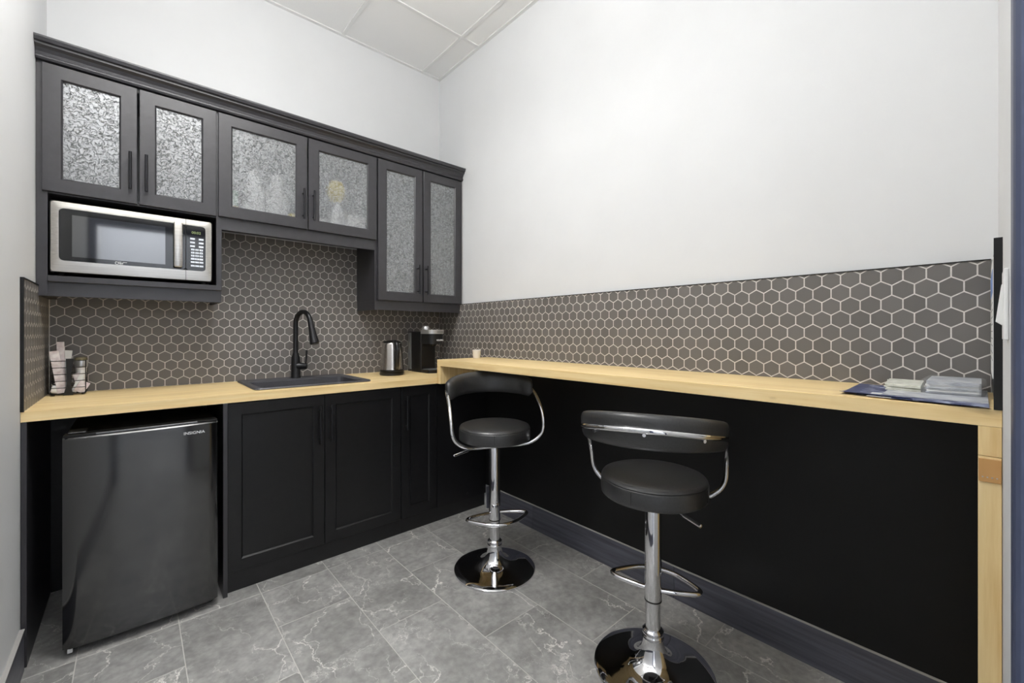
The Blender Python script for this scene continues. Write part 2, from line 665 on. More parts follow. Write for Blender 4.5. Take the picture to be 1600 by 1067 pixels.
for y in GY:
    for x0, x1 in zip(xs, xs[1:]):
        struct('grid_bar', box(NB(), x0 + (0.011 if x0 > XL else 0), x1 - (0.011 if x1 < 0 else 0), y - 0.011, y + 0.011, ZC - 0.003, ZC + 0.02), M['tbar'], ceiling)
bm = NB()
box(bm, XL, 0, -0.022, 0, ZC - 0.004, ZC + 0.02)
box(bm, -0.022, 0, YF, -0.022, ZC - 0.004, ZC + 0.02)
box(bm, XL, XL + 0.022, YF, -0.022, ZC - 0.004, ZC + 0.02)
struct('wall_angle', bm, M['tbar'], ceiling)

# ceiling lights of room and hall, plus an unseen uplighter added for evenness
lt = thing('ceiling_light', 'square flush white ceiling light panel over the middle of the floor', 'ceiling light', (-1.5, -1.32, ZC))
LX0, LX1, LY0, LY1 = -1.78, -1.22, -1.60, -1.04
bm = NB()
for a in ((LX0, LX1, LY0, LY0 + .02), (LX0, LX1, LY1 - .02, LY1), (LX0, LX0 + .02, LY0 + .02, LY1 - .02), (LX1 - .02, LX1, LY0 + .02, LY1 - .02)):
    box(bm, a[0], a[1], a[2], a[3], ZC - 0.030, ZC - 0.0035)
part('frame', bm, M['tbar'], lt, False)
part('diffuser', box(NB(), LX0 + .02, LX1 - .02, LY0 + .02, LY1 - .02, ZC - 0.026, ZC - 0.016), M['diff'], lt, False)


def area(name, loc, sx, sy, watt, rot=(0, 0, 0), col=(1, 0.995, 0.985), spread=3.1416):
    d = bpy.data.lights.new(name, 'AREA')
    d.shape = 'RECTANGLE'
    d.size, d.size_y = sx, sy
    d.energy = watt
    d.spread = spread
    d.color = col
    o = bpy.data.objects.new(name, d)
    COL.objects.link(o)
    o.location = loc
    o.rotation_euler = rot
    return o


area('room_lamp', ((LX0 + LX1) / 2, (LY0 + LY1) / 2, ZC - 0.031), 0.52, 0.52, LAMP_W, spread=2.6)
PX, PY, PZ = -1.74, -2.0, 2.48  # unseen uplighter, added only to spread soft light over ceiling and walls
pl_ = thing('added_uplighter', 'made-up slim white uplighter hung out of view to even the light in the doorway half of the room', 'added_light', (PX, PY, PZ))
bm = NB()
for a in ((PX - .10, PX - .09), (PX + .09, PX + .10)):
    box(bm, a[0], a[1], PY - .6, PY + .6, PZ, PZ + .05)
for a in ((PY - .6, PY - .59), (PY + .59, PY + .6)):
    box(bm, PX - .09, PX + .09, a[0], a[1], PZ, PZ + .05)
part('housing', bm, M['tbar'], pl_, False)
part('added_bottom_plate', box(NB(), PX - .09, PX + .09, PY - .59, PY + .59, PZ + .004, PZ + .008), M['tbar'], pl_, False)
part('added_upper_diffuser', box(NB(), PX - .09, PX + .09, PY - .59, PY + .59, PZ + .040, PZ + .044), M['diff'], pl_, False)
for yy in (PY - .5, PY + .5):
    part('wire', tube(NB(), [(PX, yy, PZ + .044), (PX, yy, ZC - .003)], .001, 6), M['steel_black'], pl_)  # made-up wire, hangs the added uplighter
area('added_uplight', (PX, PY, PZ + .047), 0.17, 1.16, UP_W, rot=(PI, 0, 0))
hl = thing('ceiling_light', 'square recessed light panel in the hall beyond the doorway', 'ceiling light', (-1.6, -4.0, ZC))
part('diffuser', box(NB(), -1.9, -1.3, -4.3, -3.7, ZC - 0.012, ZC - 0.004), M['diff'], hl, False)
area('hall_lamp', (-1.6, -4.0, ZC - 0.016), 0.58, 0.58, HALL_W, col=(0.97, 0.985, 1.0))


# ------------------------------------------------------------------ hexagon tiles
def clip(poly, x0, x1, y0, y1):
    def cut(pl, ins, inter):
        out = []
        for i in range(len(pl)):
            a, b = pl[i - 1], pl[i]
            if ins(b):
                if not ins(a):
                    out.append(inter(a, b))
                out.append(b)
            elif ins(a):
                out.append(inter(a, b))
        return out

    def ix(v):
        return lambda a, b: (v, a[1] + (b[1] - a[1]) * (v - a[0]) / (b[0] - a[0]))

    def iy(v):
        return lambda a, b: (a[0] + (b[0] - a[0]) * (v - a[1]) / (b[1] - a[1]), v)
    for ins, inter in ((lambda p: p[0] >= x0, ix(x0)), (lambda p: p[0] <= x1, ix(x1)), (lambda p: p[1] >= y0, iy(y0)), (lambda p: p[1] <= y1, iy(y1))):
        poly = cut(poly, ins, inter)
        if len(poly) < 3:
            return []
    return poly


GAP = 0.0024
HR = (P - GAP) / math.sqrt(3)
HEX = [(HR * math.sin(k * PI / 3), HR * math.cos(k * PI / 3)) for k in range(6)]
T0, T1 = 0.002, 0.0080


def hex_geo(bm, poly, mp, c=(0, 0)):
    cx = sum(p[0] for p in poly) / len(poly)
    cy = sum(p[1] for p in poly) / len(poly)
    rad = min(math.hypot(p[0] - cx, p[1] - cy) for p in poly)
    k = 1 - min(0.0011 / max(rad, 0.002), 0.4)
    ring = lambda s, d: [mp(c[0] + cx + (p[0] - cx) * s, c[1] + cy + (p[1] - cy) * s, d) for p in poly]
    loops(bm, [ring(1, T0), ring(1, T1 - 0.0004), ring(k, T1)], cap0=False)


def hex_wall(parent, mp, regions, ph_even, z_even, beds=None, skip=None):
    cells = []
    for (u0, u1, v0, v1) in regions:
        k0, k1 = int((v0 - z_even) / (P * .8660254)) - 2, int((v1 - z_even) / (P * .8660254)) + 2
        for r_ in range(k0, k1 + 1):
            v = z_even + r_ * P * 0.8660254
            ph = ph_even + (P / 2 if r_ % 2 == 0 else 0)
            n0, n1 = int((u0 - ph) / P) - 2, int((u1 - ph) / P) + 2
            for i in range(n0, n1 + 1):
                u = ph + i * P
                pl = clip([(p[0] + u, p[1] + v) for p in HEX], u0, u1, v0, v1)
                if len(pl) < 3:
                    continue
                ar = abs(sum(pl[j - 1][0] * pl[j][1] - pl[j][0] * pl[j - 1][1] for j in range(len(pl)))) / 2
                if ar < 2e-5 or (skip and skip(u, v)):
                    continue
                cells.append((u, v, pl, ar))
    cp = cam.location

    def app(c):
        q = Vector(mp(c[0], c[1], T1))
        n = Vector(mp(0, 0, 1)) - Vector(mp(0, 0, 0))
        d = q - cp
        return -c[3] * abs(d.normalized().dot(n)) / d.length_squared
    cells.sort(key=app)
    full = HR * HR * 1.5 * math.sqrt(3)
    bm = NB()
    hex_geo(bm, HEX, mp)
    o0 = Vector(mp(0, 0, 0))
    bmesh.ops.translate(bm, verts=bm.verts, vec=-o0)
    shared = finish(bm, 'hexagon_tile', M['hex'], False)
    for (u, v, pl, ar) in cells[:300]:
        if ar > full * 0.999:
            o = bpy.data.objects.new('hexagon_tile', shared)
            o.location = mp(u, v, 0)
        else:
            bm = NB()
            hex_geo(bm, pl, mp)
            o = bpy.data.objects.new('hexagon_tile', finish(bm, 'hexagon_tile', M['hex'], False))
        COL.objects.link(o)
        o.parent = parent
    rest = cells[300:]
    if rest:
        bm = NB()
        for (u, v, pl, ar) in rest:
            hex_geo(bm, pl, mp)
        o = struct('hexagon_tiles', bm, M['hex'], parent)
        o['kind'] = 'stuff'
    for (u0, u1, v0, v1) in (beds or regions):
        a, b = mp(u0, v0, 0.0), mp(u1, v1, 0.0078)
        struct('grout_bed', box(NB(), min(a[0], b[0]), max(a[0], b[0]), min(a[1], b[1]), max(a[1], b[1]), v0, v1), M['grout'], parent)


hex_wall(wall_back, lambda u, v, d: (u, -d, v),
         [(-2.116, -0.0095, ZCT, 1.76)], -2.0923, 1.2452,
         [(-2.116, -1.4945, ZCT, 1.40), (-1.4945, -0.6745, ZCT, 1.76), (-0.6745, -0.0095, ZCT, 1.40)],
         lambda u, v: v > 1.385 and not -1.525 < u < -0.645)
hex_wall(wall_right, lambda u, v, d: (-d, u, v),
         [(-0.608, -0.0095, ZCT, ZT), (-2.884, -0.609, ZBAR, ZT)], -2.2829, 1.2825)
hex_wall(wall_left, lambda u, v, d: (XL + d, u, v), [(-0.606, -0.0095, ZCT, 1.385)], -0.0262, 1.2452)
# slim dark trims that finish the tiling
struct('edge_trim', box(NB(), -0.0105, 0, -2.884, -0.30, ZT, ZT + 0.003), M['edge'], wall_right)
struct('edge_trim', box(NB(), XL, XL + 0.0105, -0.606, -0.30, 1.385, 1.389), M['edge'], wall_left)
struct('edge_trim', box(NB(), XL, XL + 0.0095, -0.613, -0.606, ZCT, 1.389), M['edge'], wall_left)
struct('corner_bead', box(NB(), -2.1165, -2.1135, -0.0105, 0, ZCT, 1.36), M['grout'], wall_back)
# black painted lower part of the bar wall
struct('painted_panel', box(NB(), -0.006, 0, -2.86, -0.575, 0.145, 1.0), M['blackpanel'], wall_right)
# baseboards
bb = bpy.data.objects.new('baseboard_right', None)
COL.objects.link(bb)
bb['kind'] = 'structure'
for y0, y1 in ((-1.055, -0.645), (-1.951, -1.055), (-2.85, -1.951)):
    struct('baseboard_tile', box(NB(), -0.012, -0.0001, y0 + 0.001, y1 - 0.001, 0, 0.143, 0.0008, 1), M['base'], bb)
struct('top_trim', box(NB(), -0.0135, -0.0001, -2.86, -0.645, 0.1435, 0.1475), M['basetrim'], bb)
struct('end_tile', box(NB(), -0.03, -0.0001, -0.643, -0.63, 0, 0.145), M['base'], bb)
bl = bpy.data.objects.new('baseboard_left', None)
COL.objects.link(bl)
bl['kind'] = 'structure'
for y0, y1 in ((-1.52, -0.625), (-2.42, -1.52), (-2.88, -2.42)):
    struct('baseboard_tile', box(NB(), XL + 0.0001, XL + 0.012, y0 + 0.001, y1 - 0.001, 0, 0.143, 0.0008, 1), M['base'], bl)
struct('top_trim', box(NB(), XL + 0.0001, XL + 0.0135, -2.88, -0.625, 0.1435, 0.1475), M['basetrim'], bl)

# return splash at the far end of the bar
rs = struct('trim_1', box(NB(), -0.405, 0, YF, -2.887, ZBAR, ZT), M['edge'])
struct('edge_trim', box(NB(), -0.4125, -0.405, YF, -2.884, ZBAR, ZT + 0.002), M['edge'], rs)


# ------------------------------------------------------------------ cabinets
def ring4(x0, x1, z0, z1, y):
    return [(x0, y, z0), (x1, y, z0), (x1, y, z1), (x0, y, z1)]


def make_door(parent, x0, x1, z0, z1, yf, t, rail, glass, hx, hz0, hz1, name='door', paint='char'):
    bm = NB()
    e = 0.0015
    rings = [ring4(x0, x1, z0, z1, yf + t), ring4(x0, x1, z0, z1, yf + e), ring4(x0 + e, x1 - e, z0 + e, z1 - e, yf),
             ring4(x0 + rail, x1 - rail, z0 + rail, z1 - rail, yf),
             ring4(x0 + rail + .006, x1 - rail - .006, z0 + rail + .006, z1 - rail - .006, yf + .006),
             ring4(x0 + rail + .006, x1 - rail - .006, z0 + rail + .006, z1 - rail - .006, yf + t)]
    loops(bm, rings, False, False)
    n = len(bm.verts)
    vs = list(bm.verts)
    for i in range(4):   # close the back of the frame
        j = (i + 1) % 4
        bm.faces.new((vs[i], vs[j], vs[n - 4 + j], vs[n - 4 + i]))
    d = part(name, bm, M[paint], parent, False)
    q = rail + .005
    if glass:
        part('glass_pane', box(NB(), x0 + q, x1 - q, yf + .0085, yf + .0125, z0 + q, z1 - q), M['glass'], d, False, label='textured see-through glass pane')
    else:
        part('door_panel', box(NB(), x0 + q, x1 - q, yf + .008, yf + .014, z0 + q, z1 - q), M[paint], d, False)
    if hx is not None:
        bm = NB()
        tube(bm, [(hx, yf - .030, hz0), (hx, yf - .030, hz1)], .0058, 12)
        for zz in (hz0 + .022, hz1 - .022):
            tube(bm, [(hx, yf - .030, zz), (hx, yf, zz)], .0045, 10)
        part('handle', bm, M['steel_black'], d, 40)
    return d


UY, UC = -0.315, -0.295     # upper door front, upper carcass front


def carcass(parent, x0, x1, z0, z1, y0, th=0.016, shelf=None):
    bm = NB()
    box(bm, x0, x0 + th, y0, -0.0105, z0, z1)
    box(bm, x1 - th, x1, y0, -0.0105, z0, z1)
    box(bm, x0 + th, x1 - th, y0, -0.0105, z1 - th, z1)
    box(bm, x0 + th, x1 - th, y0, -0.0105, z0, z0 + th)
    part('carcass', bm, M['char'], parent, False)
    bm = NB()
    a, b, c, d = x0 + th, x1 - th, z0 + th, z1 - th
    box(bm, a, b, -0.018, -0.0105, c, d)
    box(bm, a, a + .003, y0 + .004, -0.018, c, d)
    box(bm, b - .003, b, y0 + .004, -0.018, c, d)
    box(bm, a + .003, b - .003, y0 + .004, -0.018, c, c + .003)
    box(bm, a + .003, b - .003, y0 + .004, -0.018, d - .003, d)
    part('lining', bm, M['lining'], parent, False, label='grey interior lining')
    if shelf:
        part('shelf', box(NB(), a + .003, b - .003, y0 + .03, -0.018, shelf, shelf + .016), M['white'], parent, False)


# left unit, with the microwave niche under its doors
u1 = thing('wall_cabinet', 'charcoal wall cabinet with two glass doors above the microwave niche', 'cabinet', (-1.80, -0.0, 1.345), group='glass-fronted wall cabinets')
carcass(u1, -2.09, -1.511, 1.772, 2.31, UC)
bm = NB()
box(bm, XL + .001, -2.09, UC - .005, -0.0105, 1.345, 2.31)
part('side_panel', bm, M['char'], u1, False)
part('side_panel', box(NB(), -1.511, -1.4885, UC - .005, -0.0105, 1.4305, 2.31), M['char'], u1, False)
part('niche_back', box(NB(), -2.09, -1.511, -0.016, -0.0105, 1.43, 1.772), M['black'], u1, False)
part('shelf', box(NB(), -2.09, -1.4885, -0.306, -0.0105, 1.405, 1.430, .001, 1), M['char'], u1, False)
bm = NB()
box(bm, -2.09, -1.4885, -0.285, -0.267, 1.345, 1.405)
box(bm, -1.506, -1.4885, -0.267, -0.0105, 1.345, 1.405)
part('valance', bm, M['char'], u1, False)
make_door(u1, -2.105, -1.8115, 1.777, 2.303, UY, .019, .054, True, -1.835, 1.834, 2.0)
make_door(u1, -1.8035, -1.5125, 1.777, 2.303, UY, .019, .054, True, -1.780, 1.834, 2.0)

u2 = thing('wall_cabinet', 'charcoal wall cabinet over the sink with white cups behind its two glass doors', 'cabinet', (-1.08, 0.0, 1.715), group='glass-fronted wall cabinets')
carcass(u2, -1.4885, -0.6745, 1.767, 2.31, UC)
bm = NB()
box(bm, -1.4885, -0.6745, UC, UC + .018, 1.717, 1.767)
part('valance', bm, M['char'], u2, False)
make_door(u2, -1.5035, -1.0835, 1.780, 2.303, UY, .019, .054, True, -1.106, 1.831, 2.0)
make_door(u2, -1.0755, -0.6685, 1.780, 2.303, UY, .019, .054, True, -1.052, 1.831, 2.0)

u3 = thing('wall_cabinet', 'tall charcoal wall cabinet with two narrow glass doors in the corner above the coffee maker', 'cabinet', (-0.34, 0.0, 1.337), group='glass-fronted wall cabinets')
carcass(u3, -0.674, -0.012, 1.395, 2.31, UC)
bm = NB()
box(bm, -0.672, -0.012, -0.292, -0.274, 1.337, 1.395)
box(bm, -0.672, -0.655, -0.274, -0.0105, 1.337, 1.395)
part('valance', bm, M['char'], u3, False)
make_door(u3, -0.6575, -0.3375, 1.400, 2.303, UY, .019, .054, True, -0.376, 1.45, 1.648)
make_door(u3, -0.3295, -0.0105, 1.400, 2.303, UY, .019, .054, True, -0.312, 1.45, 1.648)

# crown moulding along the top of all three
bm = NB()
prof = [(-0.02, 2.3115), (-0.317, 2.3115), (-0.321, 2.319), (-0.321, 2.325), (-0.317, 2.329), (-0.319, 2.340), (-0.327, 2.353), (-0.339, 2.362), (-0.339, 2.370), (-0.348, 2.373), (-0.353, 2.386), (-0.353, 2.393), (-0.02, 2.393)]
prism_yz(bm, prof, XL + .001, -0.001)
solo('crown_molding', bm, M['char'], 'long stepped charcoal crown molding along the top of the wall cabinets', 'molding', (-1.06, -0.2, 2.3115), smooth=False)

# base cabinets
BY, BC = -0.595, -0.575
b1 = thing('base_cabinet', 'wide base cabinet in shade-darkened charcoal with two shaker doors under the sink', 'cabinet', (-1.08, 0, 0), group='base cabinets under the worktop')
bm = NB()
box(bm, -1.506, -1.490, BC, -0.02, 0.0, 0.8725)
box(bm, -0.658, -0.6425, BC, -0.02, 0.0, 0.8725)
box(bm, -1.490, -0.658, BC, -0.02, 0.075, 0.091)
box(bm, -1.490, -0.658, -0.036, -0.02, 0.091, 0.70)
box(bm, -1.490, -0.658, BC, BC + .018, 0.845, 0.8725)
part('carcass', bm, M['char_shaded'], b1, False)
part('toe_board', box(NB(), -1.506, -0.6425, BC - .004, BC + .014, 0.0, 0.088), M['black'], b1, False)
part('side_panel', box(NB(), -1.5235, -1.5065, -0.612, -0.02, 0.0, 0.8725, .001, 1), M['char'], b1, False)
make_door(b1, -1.5045, -1.079, 0.092, 0.868, BY, .019, .054, False, -1.107, 0.62, 0.815, paint='char_shaded')
make_door(b1, -1.0765, -0.645, 0.092, 0.868, BY, .019, .054, False, -1.050, 0.62, 0.815, paint='char_shaded')
b2 = thing('base_cabinet', 'narrow base cabinet in shade-darkened charcoal with one slim shaker door in the corner by the bar', 'cabinet', (-0.32, 0, 0), group='base cabinets under the worktop')
bm = NB()
box(bm, -0.6415, -0.6255, BC, -0.02, 0.0, 0.8725)
box(bm, -0.6255, -0.016, BC, -0.02, 0.075, 0.091)
box(bm, -0.6255, -0.016, -0.036, -0.02, 0.091, 0.8725)
box(bm, -0.6255, -0.396, BC, BC + .018, 0.845, 0.8725)
part('carcass', bm, M['char_shaded'], b2, False)
part('filler_panel', box(NB(), -0.396, -0.007, BY, BC + .016, 0.088, 0.8725), M['char_shaded'], b2, False)
part('toe_board', box(NB(), -0.6415, -0.007, BC - .004, BC + .014, 0.0, 0.088), M['black'], b2, False)
make_door(b2, -0.6405, -0.3985, 0.092, 0.868, BY, .019, .054, False, -0.617, 0.617, 0.815, paint='char_shaded')
part('cabinet_lock', lathe(NB(), [(0.006, 0), (0.006, 0.004), (0.004, 0.006)], 12, (0, 0, 0)), M['steel_black'], b2, 40).matrix_local = Matrix.Translation((-0.165 - b2.location.x, BY - b2.location.y, 0.125)) @ Matrix.Rotation(PI / 2, 4, 'X') @ Matrix.Translation(b2.location)

# end panel and back panel of the fridge bay
solo('end_panel', box(NB(), XL + .001, -2.108, YD, -0.02, 0.0, 0.8725, .001, 1), M['char'], 'tall narrow black end panel between the left wall and the mini fridge', 'panel', (-2.115, -0.3, 0), smooth=False)
solo('back_panel', box(NB(), -2.1075, -1.5245, -0.035, -0.001, 0.0, 0.8725), M['black'], 'flat black back panel in the bay behind the mini fridge', 'panel', (-1.815, -0.02, 0), smooth=False)

# worktop with the sink cut-out
SX0, SX1, SY0, SY1 = -1.385, -0.792, -0.533, -0.040
bm = NB()
hole = rrect(SX0 + .02, SX1 - .02, SY0 + .02, SY1 - .02, .03)
A0, A1, B0, B1 = XL + .001, -0.0095, YD, -0.0095
# ring: split outer boundary so that each hole point joins a boundary point
outer = []
for (x, y) in hole:
    cx, cy = (SX0 + SX1) / 2, (SY0 + SY1) / 2
    outer.append((A1 if x > cx else A0, B1 if y > cy else B0))
for zt, flip in ((ZCT, False), (0.8735, True)):
    hv = [bm.verts.new((x, y, zt)) for x, y in hole]
    cv = {k: bm.verts.new((k[0], k[1], zt)) for k in ((A0, B0), (A1, B0), (A1, B1), (A0, B1))}
    n = len(hole)
    for i in range(n):
        j = (i + 1) % n
        a, b = cv[outer[i]], cv[outer[j]]
        f = [hv[i], hv[j], b] if a is b else [hv[i], hv[j], b, a]
        bm.faces.new(f)
    if not flip:
        top_h, top_c = hv, cv
    else:
        for i in range(n):
            j = (i + 1) % n
            bm.faces.new((top_h[i], top_h[j], hv[j], hv[i]))
        ks = [(A0, B0), (A1, B0), (A1, B1), (A0, B1)]
        for i in range(4):
            j = (i + 1) % 4
            bm.faces.new((top_c[ks[i]], top_c[ks[j]], cv[ks[j]], cv[ks[i]]))
solo('worktop', bm, M['wood_x'], 'pale wooden worktop that holds the black sink and runs over the mini fridge', 'countertop', (-1.06, -0.3, 0.8735), smooth=False)

# bar counter
bar = thing('bar_counter', 'long pale wooden bar counter along the right wall behind both stools', 'counter', (-0.2, -1.75, 0))
part('top', box(NB(), -0.407, -0.0095, YF + .0005, YD - .0005, 0.9845, ZBAR, .0015, 2), M['wood_y'], bar, False)
part('end_panel', box(NB(), -0.407, -0.0095, -0.648, YD - .0005, 0.8735, 0.984, .001, 1), M['wood_z'], bar, False)
part('support_panel', box(NB(), -0.407, -0.0145, YF + .001, -2.861, 0.0, 0.9175, .001, 1), M['wood_z'], bar, False)
bm = NB()
box(bm, -0.407, -0.0145, YF + .001, -2.861, 0.9185, 0.984, .001, 1)
part('upper_support_panel', bm, M['wood_z'], bar, False)
sp = part('splice_block', box(NB(), -0.411, -0.4072, YF + .002, -2.862, 0.862, 0.913, .0008, 1), mat('brown_splice', (196, 150, 92), 0.45), bar, False, label='darker wooden block screwed over the joint')
for k in range(4):
    part('screw', tube(NB(), [(-0.4118, -2.868 - k * .007, 0.873), (-0.4108, -2.868 - k * .007, 0.873)], .0015, 8), M['silver'], sp)
part('cleat', box(NB(), -0.09, -0.0095, -1.24, -1.17, 0.966, 0.984), M['steel_black'], bar, False)

# ------------------------------------------------------------------ sink and faucet
sk = thing('sink', 'black composite drop-in sink set into the wooden worktop', 'sink', (-1.09, -0.29, ZCT))
bm = NB()
ins = lambda d, r, z, back=0: [(x, y, z) for x, y in rrect(SX0 + d, SX1 - d, SY0 + d, SY1 - d - back, r)]
ins2 = lambda d, r, z: ins(d, r, z, 0.085)
rings = [ins(.002, .03, ZCT + .0003), ins(0, .03, ZCT + .004), ins(.004, .028, ZCT + .0095), ins(.012, .026, ZCT + .0095),
         ins(.018, .024, ZCT + .007), ins2(.035, .03, ZCT + .007), ins2(.041, .032, ZCT + .001), ins2(.055, .04, 0.75), ins2(.075, .05, 0.74)]
loops(bm, rings, False, True)
part('basin', bm, M['sink'], sk, 30)
part('drain', lathe(NB(), [(0.045, 0.7405), (0.045, 0.744), (0.035, 0.744), (0.03, 0.741)], 24, (-1.09, -0.3, 0)), M['silver'], sk, 40)

FX, FY = -1.085, -0.092
fc = thing('faucet', 'tall matt black pull-down faucet arching over the sink', 'faucet', (FX, FY, ZCT + .007))
z0 = ZCT + .0072
part('body', lathe(NB(), [(0.029, 0), (0.029, 0.005), (0.0265, 0.010), (0.0255, 0.09), (0.024, 0.125), (0.0175, 0.140), (0.0165, 0.15)], 24, (FX, FY, z0)), M['faucet'], fc, 40)
dx, dy = 0.30, -0.954
arc = [(FX, FY, z0 + .148), (FX, FY, z0 + .29)]
rad = 0.073
for k in range(1, 13):
    a = PI - k / 12 * math.radians(168)
    arc.append((FX + dx * (rad + rad * math.cos(a)), FY + dy * (rad + rad * math.cos(a)), z0 + .325 + rad * math.sin(a)))
pts = catmull(arc, 3)
part('spout', tube(NB(), pts, .0145, 14), M['faucet'], fc)
e1, e0 = Vector(pts[-1]), Vector(pts[-3])
d = (e1 - e0).normalized()
hp = [e1 - d * .01, e1 + d * .02, e1 + d * .06, e1 + d * .105, e1 + d * .135, e1 + d * .14]
part('spray_head', tube(NB(), hp, .02, 18, rr=[.0155, .0165, .019, .024, .0265, .022]), M['faucet'], fc, 40)
hd = Vector((0.82, -0.57, 0))
hb = Vector((FX, FY, z0 + .07))
bm = NB()
tube(bm, [hb + hd * .012, hb + hd * .03 + Vector((0, 0, .001)), hb + hd * .048, hb + hd * .066, hb + hd * .067], .02, 16, rr=[.026, .0205, .0185, .018, .014])
hn = part('handle_hub', bm, M['faucet'], fc, 40)
part('lever', tube(NB(), [hb + hd * .058 + Vector((0, 0, .012)), hb + hd * .062 + Vector((0, 0, .05)), hb + hd * .064 + Vector((0, 0, .098))], .006, 10), M['faucet'], hn)

# ------------------------------------------------------------------ microwave
mw_ = thing('microwave', 'stainless steel microwave oven in the niche under the left wall cabinet', 'microwave', (-1.806, -0.18, 1.4305))
X0, X1, Z0, Z1 = -2.084, -1.529, 1.443, 1.743
MY = -0.318
part('housing', box(NB(), X0 + .004, X1 - .004, -0.293, -0.03, Z0 + .002, Z1 - .002, .003, 1), M['fridgeside'], mw_, False)
bm = NB()
IX0, IX1, IZ0, IZ1 = -2.057, -1.557, 1.493, 1.712
rr_o = lambda i, r, y: [(x, y, z) for x, z in rrect(X0 + i, X1 - i, Z0 + i, Z1 - i, r)]
rr_i = lambda i, r, y: [(x, y, z) for x, z in rrect(IX0 + i, IX1 - i, IZ0 + i, IZ1 - i, r)]
loops(bm, [rr_o(0, .010, -0.292), rr_o(0, .010, MY + .012), rr_o(.004, .010, MY + .004), rr_i(-.006, .018, MY), rr_i(0, .016, MY), rr_i(.001, .015, MY + .003), rr_i(.001, .015, MY + .02)], False, False)
part('front_frame', bm, M['steel'], mw_, 30)
dr = part('door', loops(NB(), [[(x, MY + .02, z) for x, z in rrect(IX0 + .0015, -1.6365, IZ0 + .0015, IZ1 - .0015, .014)], [(x, MY + .001, z) for x, z in rrect(IX0 + .0015, -1.6365, IZ0 + .0015, IZ1 - .0015, .014)]]), M['bglass'], mw_, False)
part('window', box(NB(), -2.018, -1.712, MY - .0002, MY + .003, 1.512, 1.688), M['window'], dr, False, label='reflective viewing window')
bm = NB()
box(bm, -1.682, -1.649, MY - .030, MY - .020, 1.502, 1.716, .005, 3)
box(bm, -1.675, -1.656, MY - .021, MY + .001, 1.506, 1.526)
box(bm, -1.675, -1.656, MY - .021, MY + .001, 1.690, 1.710)
part('door_handle', bm, M['steel'], dr, 30)
part('split_line', box(NB(), -1.6358, -1.6342, MY - .0004, MY + .0165, Z0 + .004, Z1 - .002), M['edge'], mw_, False)
cp_ = part('control_panel', loops(NB(), [[(x, MY + .02, z) for x, z in rrect(-1.6335, IX1 - .0015, IZ0 + .0015, IZ1 - .0015, .012)], [(x, MY + .001, z) for x, z in rrect(-1.6335, IX1 - .0015, IZ0 + .0015, IZ1 - .0015, .012)]]), M['bglass'], mw_, False)
lettering('display', '00:02', .017, (-1.613, MY + .0006, 1.673), FRONT, M['disp'], cp_, width=.036)
keys = []
for zz in (1.648, 1.630, 1.612):
    keys += [(-1.609, zz, .0095, .0042), (-1.575, zz, .0095, .0042)]
for zz in (1.5955, 1.5805, 1.566, 1.5505):
    keys += [(x, zz, .0068 if zz > 1.56 else .0075, .0045) for x in (-1.608, -1.5915, -1.575)]
for zz in (1.535, 1.517):
    keys += [(x, zz, .0078, .0040) for x in (-1.608, -1.591, -1.574)]
for (x, zz, a, b) in keys:
    part('key', box(NB(), x - a, x + a, MY - .0004, MY + .002, zz - b, zz + b, .0005, 1), M['key'], cp_, False)
dg = '123456789'
for q, (x, zz) in enumerate([(x, zz) for zz in (1.5955, 1.5805, 1.566) for x in (-1.608, -1.5915, -1.575)]):
    lettering('digit', dg[q], .009, (x - .0025, MY - .0006, zz - .003), FRONT, M['edge'], cp_, ext=.0002)
lettering('digit', '0', .009, (-1.594, MY - .0006, 1.5475), FRONT, M['edge'], cp_, ext=.0002)
lettering('maker_name_upper', 'MASTER', .006, (-1.884, MY + .0006, 1.5035), FRONT, M['print_white'], dr, width=.02, ext=.0003)
lettering('maker_name', 'Chef', .0155, (-1.886, MY + .0006, 1.4955), FRONT, M['print_white'], dr, width=.028, ext=.0003)
box_ = NB()
box(box_, -1.857, -1.846, MY + .0003, MY + .0012, 1.5045, 1.5062)
part('maker_mark', box_, M['print_white'], dr, False)
for xx in (X0 + .03, X1 - .03):
    for yy in (-0.26, -0.06):
        part('foot', lathe(NB(), [(0.012, 0), (0.012, Z0 + .003 - 1.4305)], 14, (xx, yy, 1.4305)), M['rubber'], mw_)

# ------------------------------------------------------------------ mini fridge
fr = thing('mini_fridge', 'glossy black mini fridge under the left end of the worktop', 'fridge', (-1.784, -0.36, 0))
part('body', box(NB(), -2.013, -1.552, -0.598, -0.10, 0.03, 0.812, .004, 2), M['fridgeside'], fr, 30)
bm = NB()
n = 24
fx0, fx1 = -2.0175, -1.548
rings = []
sec = []
for i in range(n + 1):
    t = i / n
    x = fx0 + (fx1 - fx0) * t
    ed = min(t, 1 - t) * (fx1 - fx0)
    y = -0.645 - 0.010 * (1 - (2 * t - 1) ** 2) - 0.010 * (1 - max(0, 1 - ed / 0.012) ** 2) ** 0.5
    sec.append((x, y))
sec = [(fx0, -0.606)] + sec + [(fx1, -0.606)]
for z, s in ((0.033, .004), (0.036, .0), (0.801, .0), (0.806, .004)):
    rings.append([(x, min(-0.606, y + s), z) for x, y in sec])
loops(bm, rings, True, True)
fd = part('door', bm, M['fridge'], fr, 30)
lettering('maker_name', 'INSIGNIA', .0165, (-1.668, -0.6655, 0.7655), FRONT, M['print_white'], fd, width=.071, ext=.0006)
bm = NB()
box(bm, fx0 + .002, fx1 - .002, -0.652, -0.600, 0.8062, 0.8165, .003, 2)
part('door_cap', bm, M['plastic'], fd, 30)
part('grip_recess', box(NB(), -1.93, -1.62, -0.6535, -0.649, 0.808, 0.8145, .001, 1), M['plastic_grey'], fd, False)
